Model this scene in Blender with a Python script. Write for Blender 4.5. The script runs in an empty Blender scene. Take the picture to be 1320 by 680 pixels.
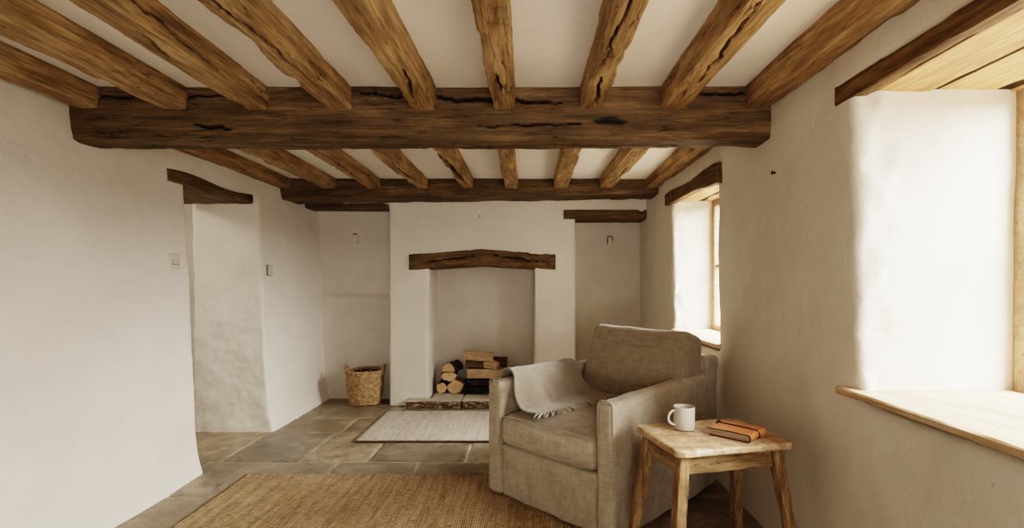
import bpy, bmesh, math, random
import numpy as np
from mathutils import Vector, Matrix, Euler

random.seed(7)
C = bpy.context.scene.collection
PI = math.pi

# ------------------------------------------------------------------ noise
def _hash(ix, iy, iz, seed):
    h = (ix.astype(np.int64) * 374761393 + iy.astype(np.int64) * 668265263 + iz.astype(np.int64) * 2147483647 + seed * 974711) & 0x7fffffff
    h = ((h ^ (h >> 13)) * 1274126177) & 0x7fffffff
    h = (h ^ (h >> 16)) & 0xffff
    return h / 32767.5 - 1.0

def vn(P, seed=0):
    """value noise in -1..1, P is (n,3)"""
    P = np.asarray(P, float)
    i = np.floor(P).astype(np.int64)
    f = P - i
    f = f * f * f * (f * (f * 6 - 15) + 10)
    r = 0
    for dx in (0, 1):
        wx = f[:, 0] if dx else 1 - f[:, 0]
        for dy in (0, 1):
            wy = f[:, 1] if dy else 1 - f[:, 1]
            for dz in (0, 1):
                wz = f[:, 2] if dz else 1 - f[:, 2]
                r = r + wx * wy * wz * _hash(i[:, 0] + dx, i[:, 1] + dy, i[:, 2] + dz, seed)
    return r

def fbm(P, seed=0, octs=3):
    P = np.asarray(P, float)
    r, a = 0, 1.0
    for k in range(octs):
        r = r + a * vn(P * (2 ** k) + 17.3 * k, seed + k)
        a *= .5
    return r

# ------------------------------------------------------------------ mesh helpers
def mesh_np(name, V, F, mats, smooth=True, midx=None):
    me = bpy.data.meshes.new(name)
    me.from_pydata([tuple(v) for v in np.asarray(V).tolist()], [], [tuple(f) for f in F])
    for m in (mats if isinstance(mats, (list, tuple)) else [mats]):
        me.materials.append(m)
    if midx is not None:
        me.polygons.foreach_set('material_index', np.asarray(midx, dtype=np.int32))
    me.polygons.foreach_set('use_smooth', np.full(len(me.polygons), bool(smooth)))
    me.update()
    return me

def link(name, me, parent=None, loc=(0, 0, 0), rot=(0, 0, 0)):
    o = bpy.data.objects.new(name, me)
    C.objects.link(o)
    o.location = loc
    o.rotation_euler = rot
    if parent:
        o.parent = parent
    return o

def tag(o, label, cat, group=None):
    o['label'] = label
    o['category'] = cat
    if group:
        o['group'] = group
    return o

def thing(name, label, cat, loc=(0, 0, 0), rotz=0, group=None):
    o = bpy.data.objects.new(name, None)
    C.objects.link(o)
    o.empty_display_size = .1
    o.location = loc
    o.rotation_euler = (0, 0, rotz)
    return tag(o, label, cat, group)

def struct(o):
    o['kind'] = 'structure'
    return o

def bm_box(bm, x0, x1, y0, y1, z0, z1):
    vs = [bm.verts.new(p) for p in ((x0, y0, z0), (x1, y0, z0), (x1, y1, z0), (x0, y1, z0), (x0, y0, z1), (x1, y0, z1), (x1, y1, z1), (x0, y1, z1))]
    for f in ((0, 3, 2, 1), (4, 5, 6, 7), (0, 1, 5, 4), (1, 2, 6, 5), (2, 3, 7, 6), (3, 0, 4, 7)):
        bm.faces.new([vs[i] for i in f])
    return vs

def box_mesh(name, boxes, mat, bevel=0.0, seg=2):
    bm = bmesh.new()
    for b in boxes:
        bm_box(bm, *b)
    if bevel:
        bmesh.ops.bevel(bm, geom=bm.edges[:], offset=bevel, segments=seg, affect='EDGES', profile=.5)
    bmesh.ops.recalc_face_normals(bm, faces=bm.faces[:])
    me = bpy.data.meshes.new(name)
    bm.to_mesh(me)
    bm.free()
    me.materials.append(mat)
    if bevel:
        me.polygons.foreach_set('use_smooth', np.full(len(me.polygons), True))
    return me

def rings(R, close_u=True, caps=True):
    """R: (m,n,3) rings -> V,F"""
    m, n = R.shape[:2]
    V = R.reshape(-1, 3)
    F = []
    nn = n if close_u else n - 1
    for i in range(m - 1):
        a, b = i * n, (i + 1) * n
        for j in range(nn):
            k = (j + 1) % n
            F.append((a + j, a + k, b + k, b + j))
    if caps and close_u:
        F.append(tuple(range(n - 1, -1, -1)))
        F.append(tuple(range((m - 1) * n, m * n)))
    return V, F

def tube_rings(path, rad, n=8):
    P = np.asarray(path, float)
    m = len(P)
    rad = np.full(m, rad) if np.isscalar(rad) else np.asarray(rad)
    T = np.gradient(P, axis=0)
    T /= np.linalg.norm(T, axis=1)[:, None] + 1e-12
    up = np.array((0, 0, 1.0)) if abs(T[0, 2]) < .9 else np.array((1.0, 0, 0))
    N = np.cross(T[0], up)
    N /= np.linalg.norm(N)
    R = np.zeros((m, n, 3))
    a = np.arange(n) * 2 * PI / n
    for i in range(m):
        N = N - T[i] * N.dot(T[i])
        N /= np.linalg.norm(N) + 1e-12
        B = np.cross(T[i], N)
        R[i] = P[i] + rad[i] * (np.cos(a)[:, None] * N + np.sin(a)[:, None] * B)
    return R

class MB:
    def __init__(s):
        s.V, s.F, s.M, s.n = [], [], [], 0
    def add(s, V, F, mi=0):
        V = np.asarray(V)
        s.V.append(V)
        s.F += [tuple(i + s.n for i in f) for f in F]
        s.M += [mi] * len(F)
        s.n += len(V)
    def tube(s, path, rad, n=8, mi=0):
        s.add(*rings(tube_rings(path, rad, n)), mi)
    def build(s, name, mats, parent=None, loc=(0, 0, 0), rot=(0, 0, 0), smooth=True):
        return link(name, mesh_np(name, np.concatenate(s.V), s.F, mats, smooth, s.M), parent, loc, rot)

def rbox(dims, r, n=24, crown=(0, 0, 0), nz=0.0, nscale=4.0, seed=0):
    """rounded, crowned box: V,F centred on 0. dims are full sizes"""
    a = np.array(dims) / 2
    bm = bmesh.new()
    bmesh.ops.create_cube(bm, size=2)
    bmesh.ops.subdivide_edges(bm, edges=bm.edges[:], cuts=n - 1, use_grid_fill=True)
    P = np.array([v.co[:] for v in bm.verts])
    bm.verts.index_update()
    F = [tuple(v.index for v in f.verts) for f in bm.faces]
    bm.free()
    # denser near the edges
    P = np.sign(P) * np.abs(P) ** .75
    Q = P * a
    inner = np.clip(Q, -(a - r), a - r)
    D = Q - inner
    L = np.linalg.norm(D, axis=1)[:, None]
    S = inner + np.where(L > 1e-9, D / np.maximum(L, 1e-9) * np.minimum(L, r), 0)
    q = S / a
    for ax in range(3):
        o = [i for i in range(3) if i != ax]
        S[:, ax] += np.sign(P[:, ax]) * np.abs(q[:, ax]) ** 1 * crown[ax] * (1 - q[:, o[0]] ** 2) * (1 - q[:, o[1]] ** 2)
    if nz:
        S += np.stack([fbm(S * nscale + 9.1 * k, seed + 31 * k) for k in range(3)], 1) * nz
    return S, F

# ------------------------------------------------------------------ node helpers
class NT:
    def __init__(s, name):
        s.m = bpy.data.materials.new(name)
        s.m.use_nodes = True
        s.t = s.m.node_tree
        s.t.nodes.clear()
        s.out = s.t.nodes.new('ShaderNodeOutputMaterial')
        s.b = s.t.nodes.new('ShaderNodeBsdfPrincipled')
        s.t.links.new(s.b.outputs[0], s.out.inputs[0])
    def n(s, typ, **kw):
        nd = s.t.nodes.new('ShaderNode' + typ)
        for k, v in kw.items():
            if hasattr(nd, k) and k not in ('Scale',):
                setattr(nd, k, v)
            else:
                s.set(nd.inputs[k], v)
        return nd
    def set(s, inp, v):
        if isinstance(v, bpy.types.NodeSocket):
            s.t.links.new(v, inp)
        else:
            if inp.type == 'RGBA' and len(v) == 3:
                v = (*v, 1)
            inp.default_value = v
    def coord(s, scale=(1, 1, 1), kind='Object', rand=False):
        tc = s.n('TexCoord')
        v = tc.outputs[kind]
        if rand:
            oi = s.n('ObjectInfo')
            mm = s.n('Math', operation='MULTIPLY')
            s.set(mm.inputs[0], oi.outputs['Random']); mm.inputs[1].default_value = 37.0
            ad = s.n('VectorMath', operation='ADD')
            s.set(ad.inputs[0], v); s.set(ad.inputs[1], mm.outputs[0])
            v = ad.outputs[0]
        mp = s.n('Mapping')
        mp.inputs['Scale'].default_value = scale
        s.set(mp.inputs['Vector'], v)
        return mp.outputs[0]
    def noise(s, vec, scale=5, detail=4, rough=.55, dist=0.0):
        nd = s.n('TexNoise')
        s.set(nd.inputs['Vector'], vec)
        nd.inputs['Scale'].default_value = scale
        nd.inputs['Detail'].default_value = detail
        nd.inputs['Roughness'].default_value = rough
        nd.inputs['Distortion'].default_value = dist
        return nd.outputs['Fac']
    def ramp(s, fac, stops, interp='LINEAR'):
        nd = s.n('ValToRGB')
        cr = nd.color_ramp
        cr.interpolation = interp
        while len(cr.elements) < len(stops):
            cr.elements.new(.5)
        for e, (p, c) in zip(cr.elements, stops):
            e.position = p
            e.color = (c, c, c, 1) if isinstance(c, (int, float)) else (*c, 1)
        s.set(nd.inputs[0], fac)
        return nd.outputs[0]
    def mix(s, fac, a, b, mode='MIX'):
        nd = s.n('Mix', data_type='RGBA', blend_type=mode)
        s.set(nd.inputs[0], fac)
        s.set(nd.inputs[6], a)
        s.set(nd.inputs[7], b)
        return nd.outputs[2]
    def math(s, op, a, b=0.0, c=None):
        nd = s.n('Math', operation=op)
        s.set(nd.inputs[0], a); s.set(nd.inputs[1], b)
        if c is not None:
            s.set(nd.inputs[2], c)
        return nd.outputs[0]
    def bump(s, h, strength=.3, dist=.01, prev=None):
        nd = s.n('Bump')
        nd.inputs['Strength'].default_value = strength
        nd.inputs['Distance'].default_value = dist
        s.set(nd.inputs['Height'], h)
        if prev is not None:
            s.set(nd.inputs['Normal'], prev)
        return nd.outputs[0]
    def fin(s, color=None, rough=.7, normal=None, spec=.3, **kw):
        if color is not None: s.set(s.b.inputs['Base Color'], color)
        s.set(s.b.inputs['Roughness'], rough)
        s.b.inputs['Specular IOR Level'].default_value = spec
        if normal is not None: s.set(s.b.inputs['Normal'], normal)
        for k, v in kw.items():
            s.set(s.b.inputs[k], v)
        return s.m

def plaster(name, base, blot, bumpk=1.0):
    t = NT(name)
    v = t.coord()
    big = t.noise(v, 1.3, 5, .6)
    mid = t.noise(v, 5, 6, .62, .4)
    fine = t.noise(v, 55, 3, .6)
    c = t.mix(t.ramp(big, [(.35, 0), (.68, 1)]), base, blot)
    c = t.mix(t.math('MULTIPLY', t.ramp(mid, [(.5, 0), (.75, 1)]), .22), c, tuple(x * .80 for x in base))
    # sparse dark specks and scuffs
    sp = t.noise(v, 34, 2, .5)
    c = t.mix(t.math('MULTIPLY', t.ramp(sp, [(.74, 0), (.80, 1)]), .35), c, (.30, .25, .19))
    # trowelled ridges
    rid = t.noise(v, 3.2, 4, .5, 1.2)
    rid = t.ramp(t.math('ABSOLUTE', t.math('SUBTRACT', rid, .5)), [(0, 0), (.035, 1)])
    b = t.bump(mid, .15 * bumpk, .05)
    b = t.bump(rid, .05 * bumpk, .012, b)
    b = t.bump(fine, .10 * bumpk, .005, b)
    return t.fin(c, .92, b, .15)

def wood(name, dark, mid, light, scale=1.0, rough=.62, crack=.8, gr=1.0, warp=.12, worn=None):
    """grain runs along the object's X axis"""
    t = NT(name)
    v = t.coord((1.1 * scale, 9 * scale * gr, 9 * scale * gr), rand=True)
    v2 = t.coord((2.2 * scale, 48 * scale * gr, 48 * scale * gr), rand=True)
    v3 = t.coord((1 * scale, 1 * scale, 1 * scale), rand=True)
    g1 = t.noise(v, 1.5, 6, .62, warp)
    g2 = t.noise(v2, 1.6, 4, .65, .2)
    bl = t.noise(v3, 4.5, 4, .6)
    c = t.ramp(g1, [(.28, dark), (.5, mid), (.72, light)])
    c = t.mix(t.math('MULTIPLY', t.ramp(g2, [(.34, 1), (.56, 0)]), .72), c, dark)
    c = t.mix(t.math('MULTIPLY', t.ramp(bl, [(.45, 0), (.7, 1)]), .5), c, tuple(x * .55 for x in mid))
    # knots
    vo = t.n('TexVoronoi')
    kv = t.coord((1.6 * scale, 4.2 * scale, 4.2 * scale), rand=True)
    t.set(vo.inputs['Vector'], kv)
    vo.inputs['Scale'].default_value = 1.25
    kn = t.ramp(vo.outputs['Distance'], [(.02, 1), (.10, 0)])
    c = t.mix(t.math('MULTIPLY', kn, .6), c, tuple(x * .35 for x in dark))
    # shakes: thin dark ridges along the grain
    sv = t.coord((.9 * scale, 6.5 * scale, 6.5 * scale), rand=True)
    s1 = t.noise(sv, 1.3, 5, .6, .35)
    ln = t.ramp(t.math('ABSOLUTE', t.math('SUBTRACT', s1, .52)), [(.0, 1), (.013, 0)])
    gate = t.ramp(t.noise(v3, 3.1, 2, .5), [(.5, 0), (.6, 1)])
    ln = t.math('MULTIPLY', t.math('MULTIPLY', ln, gate), crack)
    c = t.mix(ln, c, tuple(x * .18 for x in dark))
    at = t.n('Attribute', attribute_name='crack')
    c = t.mix(at.outputs['Fac'], c, tuple(x * .12 for x in dark))
    if worn:
        c = t.mix(t.math('MULTIPLY', t.ramp(t.noise(v3, 7, 5, .6), [(.46, 0), (.66, 1)]), .8), c, worn)
    h = t.math('SUBTRACT', t.math('ADD', t.math('MULTIPLY', g1, .6), t.math('MULTIPLY', g2, .5)), t.math('MULTIPLY', ln, 1.2))
    h = t.math('SUBTRACT', h, t.math('MULTIPLY', kn, .3))
    return t.fin(c, rough, t.bump(h, .55, .012 / scale), .3)

M = {}
M['plaster'] = plaster('limewashed plaster', (.76, .715, .645), (.68, .625, .54))
M['plaster_alcove'] = plaster('old plaster in the alcoves', (.68, .63, .56), (.58, .525, .45))  # darker base colour mixes staining with painted alcove shade
M['ceiling'] = plaster('ceiling plaster', (.86, .815, .765), (.82, .77, .71), .5)
M['joist'] = wood('oak joist', (.105, .066, .033), (.40, .262, .132), (.62, .45, .248), 1.6)
M['beam'] = wood('dark oak beam', (.044, .028, .0145), (.142, .092, .047), (.26, .172, .088), 1.3)
M['lintel'] = wood('weathered oak lintel', (.05, .030, .014), (.17, .105, .050), (.30, .20, .10), 1.8)
M['board'] = wood('pale oak board', (.36, .20, .085), (.62, .40, .20), (.74, .52, .29), 1.6, crack=.3)
M['sill'] = wood('bleached sill board', (.42, .29, .17), (.60, .45, .29), (.70, .56, .40), 1.6, crack=.4, rough=.5)
M['table'] = wood('worn pine', (.10, .058, .026), (.30, .195, .10), (.46, .325, .18), 3.0, rough=.5)
M['tabletop'] = wood('scuffed pine top', (.22, .125, .060), (.50, .345, .195), (.66, .50, .32), 3.0, rough=.45, worn=(.70, .56, .40))
M['frame'] = wood('window frame oak', (.34, .25, .16), (.50, .39, .27), (.60, .49, .36), 2.0, crack=.2)

def stone():
    t = NT('flagstone')
    v = t.coord()
    at = t.n('Attribute', attribute_name='tint')
    big = t.noise(v, 2.2, 6, .62, .8)
    mid = t.noise(v, 9, 6, .65, .6)
    fin_ = t.noise(v, 60, 4, .6)
    c = t.ramp(big, [(.3, (.20, .155, .105)), (.5, (.33, .268, .192)), (.7, (.47, .40, .305))])
    c = t.mix(t.ramp(mid, [(.35, 0.75), (.62, 0)]), c, (.12, .088, .056))
    c = t.mix(.55, c, at.outputs['Color'], 'MULTIPLY')
    c = t.mix(t.math('MULTIPLY', t.ramp(mid, [(.58, 0), (.72, 1)]), .4), c, (.40, .34, .26))
    r = t.ramp(t.math('ADD', t.math('MULTIPLY', mid, .6), t.math('MULTIPLY', fin_, .4)), [(.35, .24), (.65, .55)])
    h = t.math('ADD', t.math('MULTIPLY', mid, .8), t.math('MULTIPLY', fin_, .25))
    return t.fin(c, r, t.bump(h, .5, .012), .45)
M['stone'] = stone()

def simple(name, c1, c2, scale=20, rough=.7, bump=.3, dist=.005, spec=.3, **kw):
    t = NT(name)
    v = t.coord(rand=False)
    n1 = t.noise(v, scale, 5, .6)
    n2 = t.noise(v, scale * 4, 3, .6)
    c = t.mix(t.ramp(n1, [(.35, 0), (.65, 1)]), c1, c2)
    return t.fin(c, rough, t.bump(t.math('ADD', n1, t.math('MULTIPLY', n2, .4)), bump, dist), spec, **kw)
M['grout'] = simple('lime mortar joint', (.46, .385, .285), (.30, .24, .17), 14, .95)
M['hearth'] = simple('hearth stone', (.56, .50, .41), (.42, .365, .285), 7, .85, .5, .012)
M['hearth_edge'] = simple('riven stone edge', (.42, .32, .19), (.13, .09, .05), 34, .95, .9, .02)
M['bark'] = simple('bark', (.075, .048, .028), (.17, .115, .07), 40, .95, .9, .01)
M['iron'] = simple('black iron', (.013, .015, .013), (.03, .03, .026), 30, .55, .4, .003, .5)
M['gap'] = simple('painted shade in board gaps', (.030, .017, .009), (.045, .026, .014), 12, .95)
M['nail'] = simple('rusty iron', (.05, .03, .02), (.09, .055, .035), 60, .7)
M['switch'] = simple('cream switch plate', (.62, .56, .46), (.66, .60, .50), 9, .5, .05)
M['switch_dark'] = simple('switch shadow gap', (.20, .16, .11), (.24, .19, .13), 9, .6, .05)
M['mug'] = simple('glazed stoneware', (.52, .48, .41), (.44, .40, .34), 9, .38, .12, .002, .5)
M['mug_in'] = simple('mug inside', (.50, .46, .39), (.45, .41, .34), 9, .4, .1)
M['coffee'] = simple('dark coffee', (.05, .03, .018), (.06, .035, .02), 5, .15, 0)
M['leather'] = simple('tan leather', (.55, .235, .100), (.43, .170, .068), 16, .48, .25, .003, .4)
M['leather_dark'] = simple('dark leather strap', (.055, .026, .014), (.08, .035, .018), 30, .6, .2)
M['wicker_in'] = simple('basket inside', (.10, .055, .025), (.06, .032, .015), 30, .9)
M['bounce_gravel'] = simple('pale gravel toned to bounce light', (.46, .42, .35), (.54, .50, .43), 3, .95)

def page():
    t = NT('page edges')
    v = t.coord((2, 2, 260))
    n1 = t.noise(v, 3, 2, .5)
    return t.fin(t.ramp(n1, [(.3, (.20, .15, .10)), (.6, (.42, .345, .25))]), .85, t.bump(n1, .4, .002))
M['page'] = page()

def fabric(name, c1, c2, slub=90, rough=.95, weave=620, bump=.35, fuzz=.25):
    t = NT(name)
    v = t.coord()
    big = t.noise(v, 5, 4, .6)
    vx = t.noise(t.coord((slub * 4, slub * .35, slub * .35)), 1, 3, .6)
    vy = t.noise(t.coord((slub * .35, slub * .35, slub * 4)), 1, 3, .6)
    vz = t.noise(t.coord((slub * .35, slub * 4, slub * .35)), 1, 3, .6)
    th = t.math('ADD', t.math('ADD', vx, vy), vz)
    c = t.mix(t.ramp(t.math('DIVIDE', th, 3.0), [(.40, 0), (.60, 1)]), c1, c2)
    c = t.mix(t.math('MULTIPLY', t.ramp(big, [(.4, 0), (.7, 1)]), .22), c, tuple(x * .88 for x in c1))
    fine = t.noise(v, weave, 2, .5)
    b = t.bump(t.noise(v, 6, 3, .5, .5), .16, .02)
    b = t.bump(t.math('ADD', th, fine), bump, .0022, b)
    return t.fin(c, rough, b, .1, **{'Sheen Weight': fuzz, 'Sheen Roughness': .5})
M['linen'] = fabric('oatmeal linen slipcover', (.325, .272, .208), (.465, .402, .322), 42, bump=.5)
M['linen_back'] = fabric('linen back cushion', (.25, .202, .148), (.35, .29, .222), 42, bump=.5)
M['throw'] = fabric('soft wool throw', (.245, .207, .158), (.345, .297, .232), 120, .98, 500, .5, .45)

M['fringe'] = fabric('pale wool fringe', (.37, .315, .235), (.50, .435, .335), 120, .98, 500, .4, .3)

def rug_mat(name, c1, c2, c3, period, bumpd):
    t = NT(name)
    v = t.coord()
    # ribs run along Y; slubs break them up
    w = t.n('TexWave', wave_type='BANDS', bands_direction='X')
    t.set(w.inputs['Vector'], v)
    w.inputs['Scale'].default_value = .314 / period
    w.inputs['Distortion'].default_value = 1.6
    w.inputs['Detail'].default_value = 2
    w.inputs['Detail Scale'].default_value = 2.5
    slub = t.noise(t.coord((85, 7, 1)), 1, 4, .65)
    cross = t.noise(t.coord((22, 85, 1)), 1, 3, .65)
    band = t.noise(t.coord((30, 1.2, 1)), 1, 4, .6)
    bl = t.noise(v, 2.5, 4, .6)
    c = t.ramp(slub, [(.3, c1), (.52, c2), (.72, c3)])
    c = t.mix(t.ramp(band, [(.42, .0), (.66, .75)]), c, c3)
    c = t.mix(t.math('MULTIPLY', t.ramp(cross, [(.32, 1), (.48, 0)]), .85), c, tuple(x * .55 for x in c1))
    c = t.mix(t.math('MULTIPLY', t.ramp(w.outputs['Fac'], [(.0, 1), (.5, 0)]), .5), c, tuple(x * .6 for x in c1))
    c = t.mix(t.math('MULTIPLY', t.ramp(bl, [(.4, 0), (.7, 1)]), .3), c, c1)
    h = t.math('ADD', t.math('ADD', w.outputs['Fac'], t.math('MULTIPLY', cross, 1.0)), t.math('MULTIPLY', slub, .8))
    return t.fin(c, .95, t.bump(h, .8, bumpd), .1)
M['jute'] = rug_mat('jute weave', (.29, .190, .100), (.50, .355, .21), (.69, .54, .36), .011, .008)
M['cream_rug'] = rug_mat('cream wool weave', (.44, .375, .295), (.60, .53, .435), (.72, .66, .56), .012, .006)
M['rug_edge'] = simple('rug bound edge', (.13, .095, .062), (.20, .15, .10), 60, .95)

def wicker():
    t = NT('wicker')
    v = t.coord()
    n1 = t.noise(v, 30, 4, .6)
    n2 = t.noise(v, 140, 3, .6)
    c = t.ramp(n1, [(.3, (.27, .165, .082)), (.5, (.46, .31, .17)), (.7, (.62, .46, .29))])
    c = t.mix(t.math('MULTIPLY', t.ramp(n2, [(.3, 1), (.5, 0)]), .5), c, (.12, .06, .024))
    return t.fin(c, .7, t.bump(n2, .4, .003), .3)
M['wicker'] = wicker()

def log_end():
    t = NT('log end grain')
    v = t.coord()
    w = t.n('TexWave', wave_type='RINGS', rings_direction='X')
    t.set(w.inputs['Vector'], v)
    w.inputs['Scale'].default_value = 26
    w.inputs['Distortion'].default_value = 3
    n = t.noise(v, 25, 4, .6)
    c = t.mix(w.outputs['Fac'], (.58, .37, .19), (.70, .51, .31))
    c = t.mix(t.ramp(n, [(.55, 0), (.75, .6)]), c, (.40, .22, .10))
    return t.fin(c, .85, t.bump(w.outputs['Fac'], .3, .003))
M['log_end'] = log_end()
M['log_split'] = wood('split log face', (.32, .20, .12), (.57, .42, .27), (.70, .55, .39), 3.5, crack=.4)
M['log_brown'] = wood('dark split face', (.04, .02, .01), (.13, .07, .035), (.20, .12, .065), 3.5, crack=.4)

def glass():
    t = NT('window glass')
    t.t.nodes.remove(t.b)
    tr = t.n('BsdfTransparent')
    gl = t.n('BsdfGlossy')
    gl.inputs['Roughness'].default_value = .02
    mx = t.n('MixShader')
    mx.inputs[0].default_value = .05; t.set(mx.inputs[1], tr.outputs[0]); t.set(mx.inputs[2], gl.outputs[0])
    t.t.links.new(mx.outputs[0], t.out.inputs[0])
    return t.m
M['glass'] = glass()

# ------------------------------------------------------------------ plaster shells
def shell(name, boxes, mat, warp, voxel=.022, smooth=5, amp=.010, seed=1, mats2=None):
    """union of boxes -> soft hand-plastered solid"""
    me = box_mesh(name + '_raw', boxes, mat)
    o = link(name + '_raw', me)
    md = o.modifiers.new('r', 'REMESH')
    md.mode = 'VOXEL'
    md.voxel_size = voxel
    sm = o.modifiers.new('s', 'SMOOTH')
    sm.factor = .5
    sm.iterations = smooth
    dg = bpy.context.evaluated_depsgraph_get()
    ev = o.evaluated_get(dg)
    out = bpy.data.meshes.new_from_object(ev)
    bpy.data.objects.remove(o)
    n = len(out.vertices)
    V = np.zeros(n * 3); out.vertices.foreach_get('co', V); V = V.reshape(-1, 3)
    N = np.zeros(n * 3); out.vertices.foreach_get('normal', N); N = N.reshape(-1, 3)
    d = fbm(V * 1.1, seed, 2) * amp + fbm(V * 4.5, seed + 5, 3) * amp * .32 + vn(V * 16, seed + 9) * amp * .10
    V = V + N * d[:, None]
    V = warp(V)
    out.vertices.foreach_set('co', V.ravel())
    out.materials.clear()
    out.materials.append(mat)
    out.polygons.foreach_set('use_smooth', np.full(len(out.polygons), True))
    out.name = name
    out.update()
    return struct(link(name, out))

def warp_left(V):
    z = V[:, 2]
    k = np.clip((V[:, 0] + 2.6) / .5, 0, 1)
    V[:, 0] += k * (-(z - 1.0) * .050 + .035 * np.exp(-np.maximum(z, 0) / .12) - .004)
    # rough, bellied far door jamb
    m = np.exp(-((V[:, 1] - 4.05) / .12) ** 2) * (z < 1.72)
    f = fbm(V * np.array((6, 3, 7.0)), 77, 3)
    V[:, 1] += m * (.006 * f + .007 * np.abs(fbm(V * np.array((22, 9, 20.0)), 79, 2)))
    return V

def warp_right(V):
    z = V[:, 2]
    k = np.clip((1.8 - V[:, 0]) / .6, 0, 1)
    V[:, 0] += k * (-(z - 1.0) * .012 - .02 * np.exp(-np.maximum(z, 0) / .1))
    # knocked, patched plaster along the far reveal arrises
    for yc in (1.765, 4.01):
        m = np.exp(-((V[:, 1] - yc) / .05) ** 2 - ((V[:, 0] - 1.12) / .10) ** 2) * (z > .75) * (z < 1.8)
        f = fbm(V * np.array((16, 16, 9.0)), 83, 3)
        V[:, 1] += m * .012 * f
        V[:, 0] += m * .008 * np.abs(f)
    return V

def warp_back(V):
    return V

T = 2.10
shell('wall_left', [(-2.56, -2.02, -1.4, 3.175, -.05, T), (-2.56, -2.02, 4.03, 5.75, -.05, T), (-2.56, -2.02, 3.1, 4.1, 1.765, T)], M['plaster'], warp_left, seed=3, amp=.013, voxel=.018, smooth=4)
shell('wall_right', [
    (1.11, 1.78, -1.4, 5.75, -.05, .745), (1.11, 1.78, -1.4, 5.75, 1.83, T),
    (1.11, 1.78, -1.4, -.10, .70, 1.87), (1.11, 1.78, 1.765, 3.075, .70, 1.87), (1.11, 1.78, 4.01, 5.75, .70, 1.87),
    ], M['plaster'], warp_right, seed=8, amp=.009, voxel=.016, smooth=3)
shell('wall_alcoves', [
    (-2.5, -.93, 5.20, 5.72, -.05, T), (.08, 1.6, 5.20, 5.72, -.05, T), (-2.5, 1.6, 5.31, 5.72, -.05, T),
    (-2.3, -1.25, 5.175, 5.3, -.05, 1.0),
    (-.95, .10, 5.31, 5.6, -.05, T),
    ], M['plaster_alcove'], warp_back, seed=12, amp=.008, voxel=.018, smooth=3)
shell('wall_back', [
    (-1.28, -.915, 4.89, 5.3, -.05, T), (.065, .446, 4.89, 5.3, -.05, T), (-1.28, .446, 4.89, 5.3, 1.33, T),
    (.40, 1.5, 4.89, 5.3, 1.765, T), (-2.4, -1.24, 4.89, 5.3, 1.86, T),
    ], M['plaster'], warp_back, seed=12, amp=.008, voxel=.018, smooth=3)
shell('wall_front', [(-2.6, 1.8, -1.9, -1.4, -.05, .5), (-2.6, 1.8, -1.9, -1.4, 1.75, T), (-2.6, -.35, -1.9, -1.4, .4, 1.8), (1.0, 1.8, -1.9, -1.4, .4, 1.8)], M['plaster'], warp_back, seed=17, voxel=.035)
# the passage beyond the doorway
shell('wall_passage', [(-3.9, -3.4, 2.0, 5.4, -.05, T), (-3.9, -2.5, 4.75, 5.25, -.05, T), (-3.9, -2.5, 2.0, 2.4, -.05, T)], M['plaster'], warp_back, seed=21, voxel=.035)

# ceiling (falls a little towards the far wall)
nx, ny = 90, 150
gx, gy = np.meshgrid(np.linspace(-3.95, 1.85, nx), np.linspace(-1.95, 5.75, ny), indexing='ij')
P = np.stack([gx.ravel(), gy.ravel(), np.zeros(nx * ny)], 1)
P[:, 2] = 2.036 - .0145 * np.clip(P[:, 1] - 2.4, -1, 3) + .004 * fbm(P * np.array((2.2, 1.4, 1)), 5)
F = [(i * ny + j, i * ny + j + 1, (i + 1) * ny + j + 1, (i + 1) * ny + j) for i in range(nx - 1) for j in range(ny - 1)]
n0 = len(P)
P = np.concatenate([P, P[[0, ny - 1, n0 - ny, n0 - 1]] * np.array((1, 1, 0)) + np.array((0, 0, 2.2))])
F.append((n0, n0 + 2, n0 + 3, n0 + 1))
struct(link('ceiling', mesh_np('ceiling', P, F, M['ceiling'])))

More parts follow.
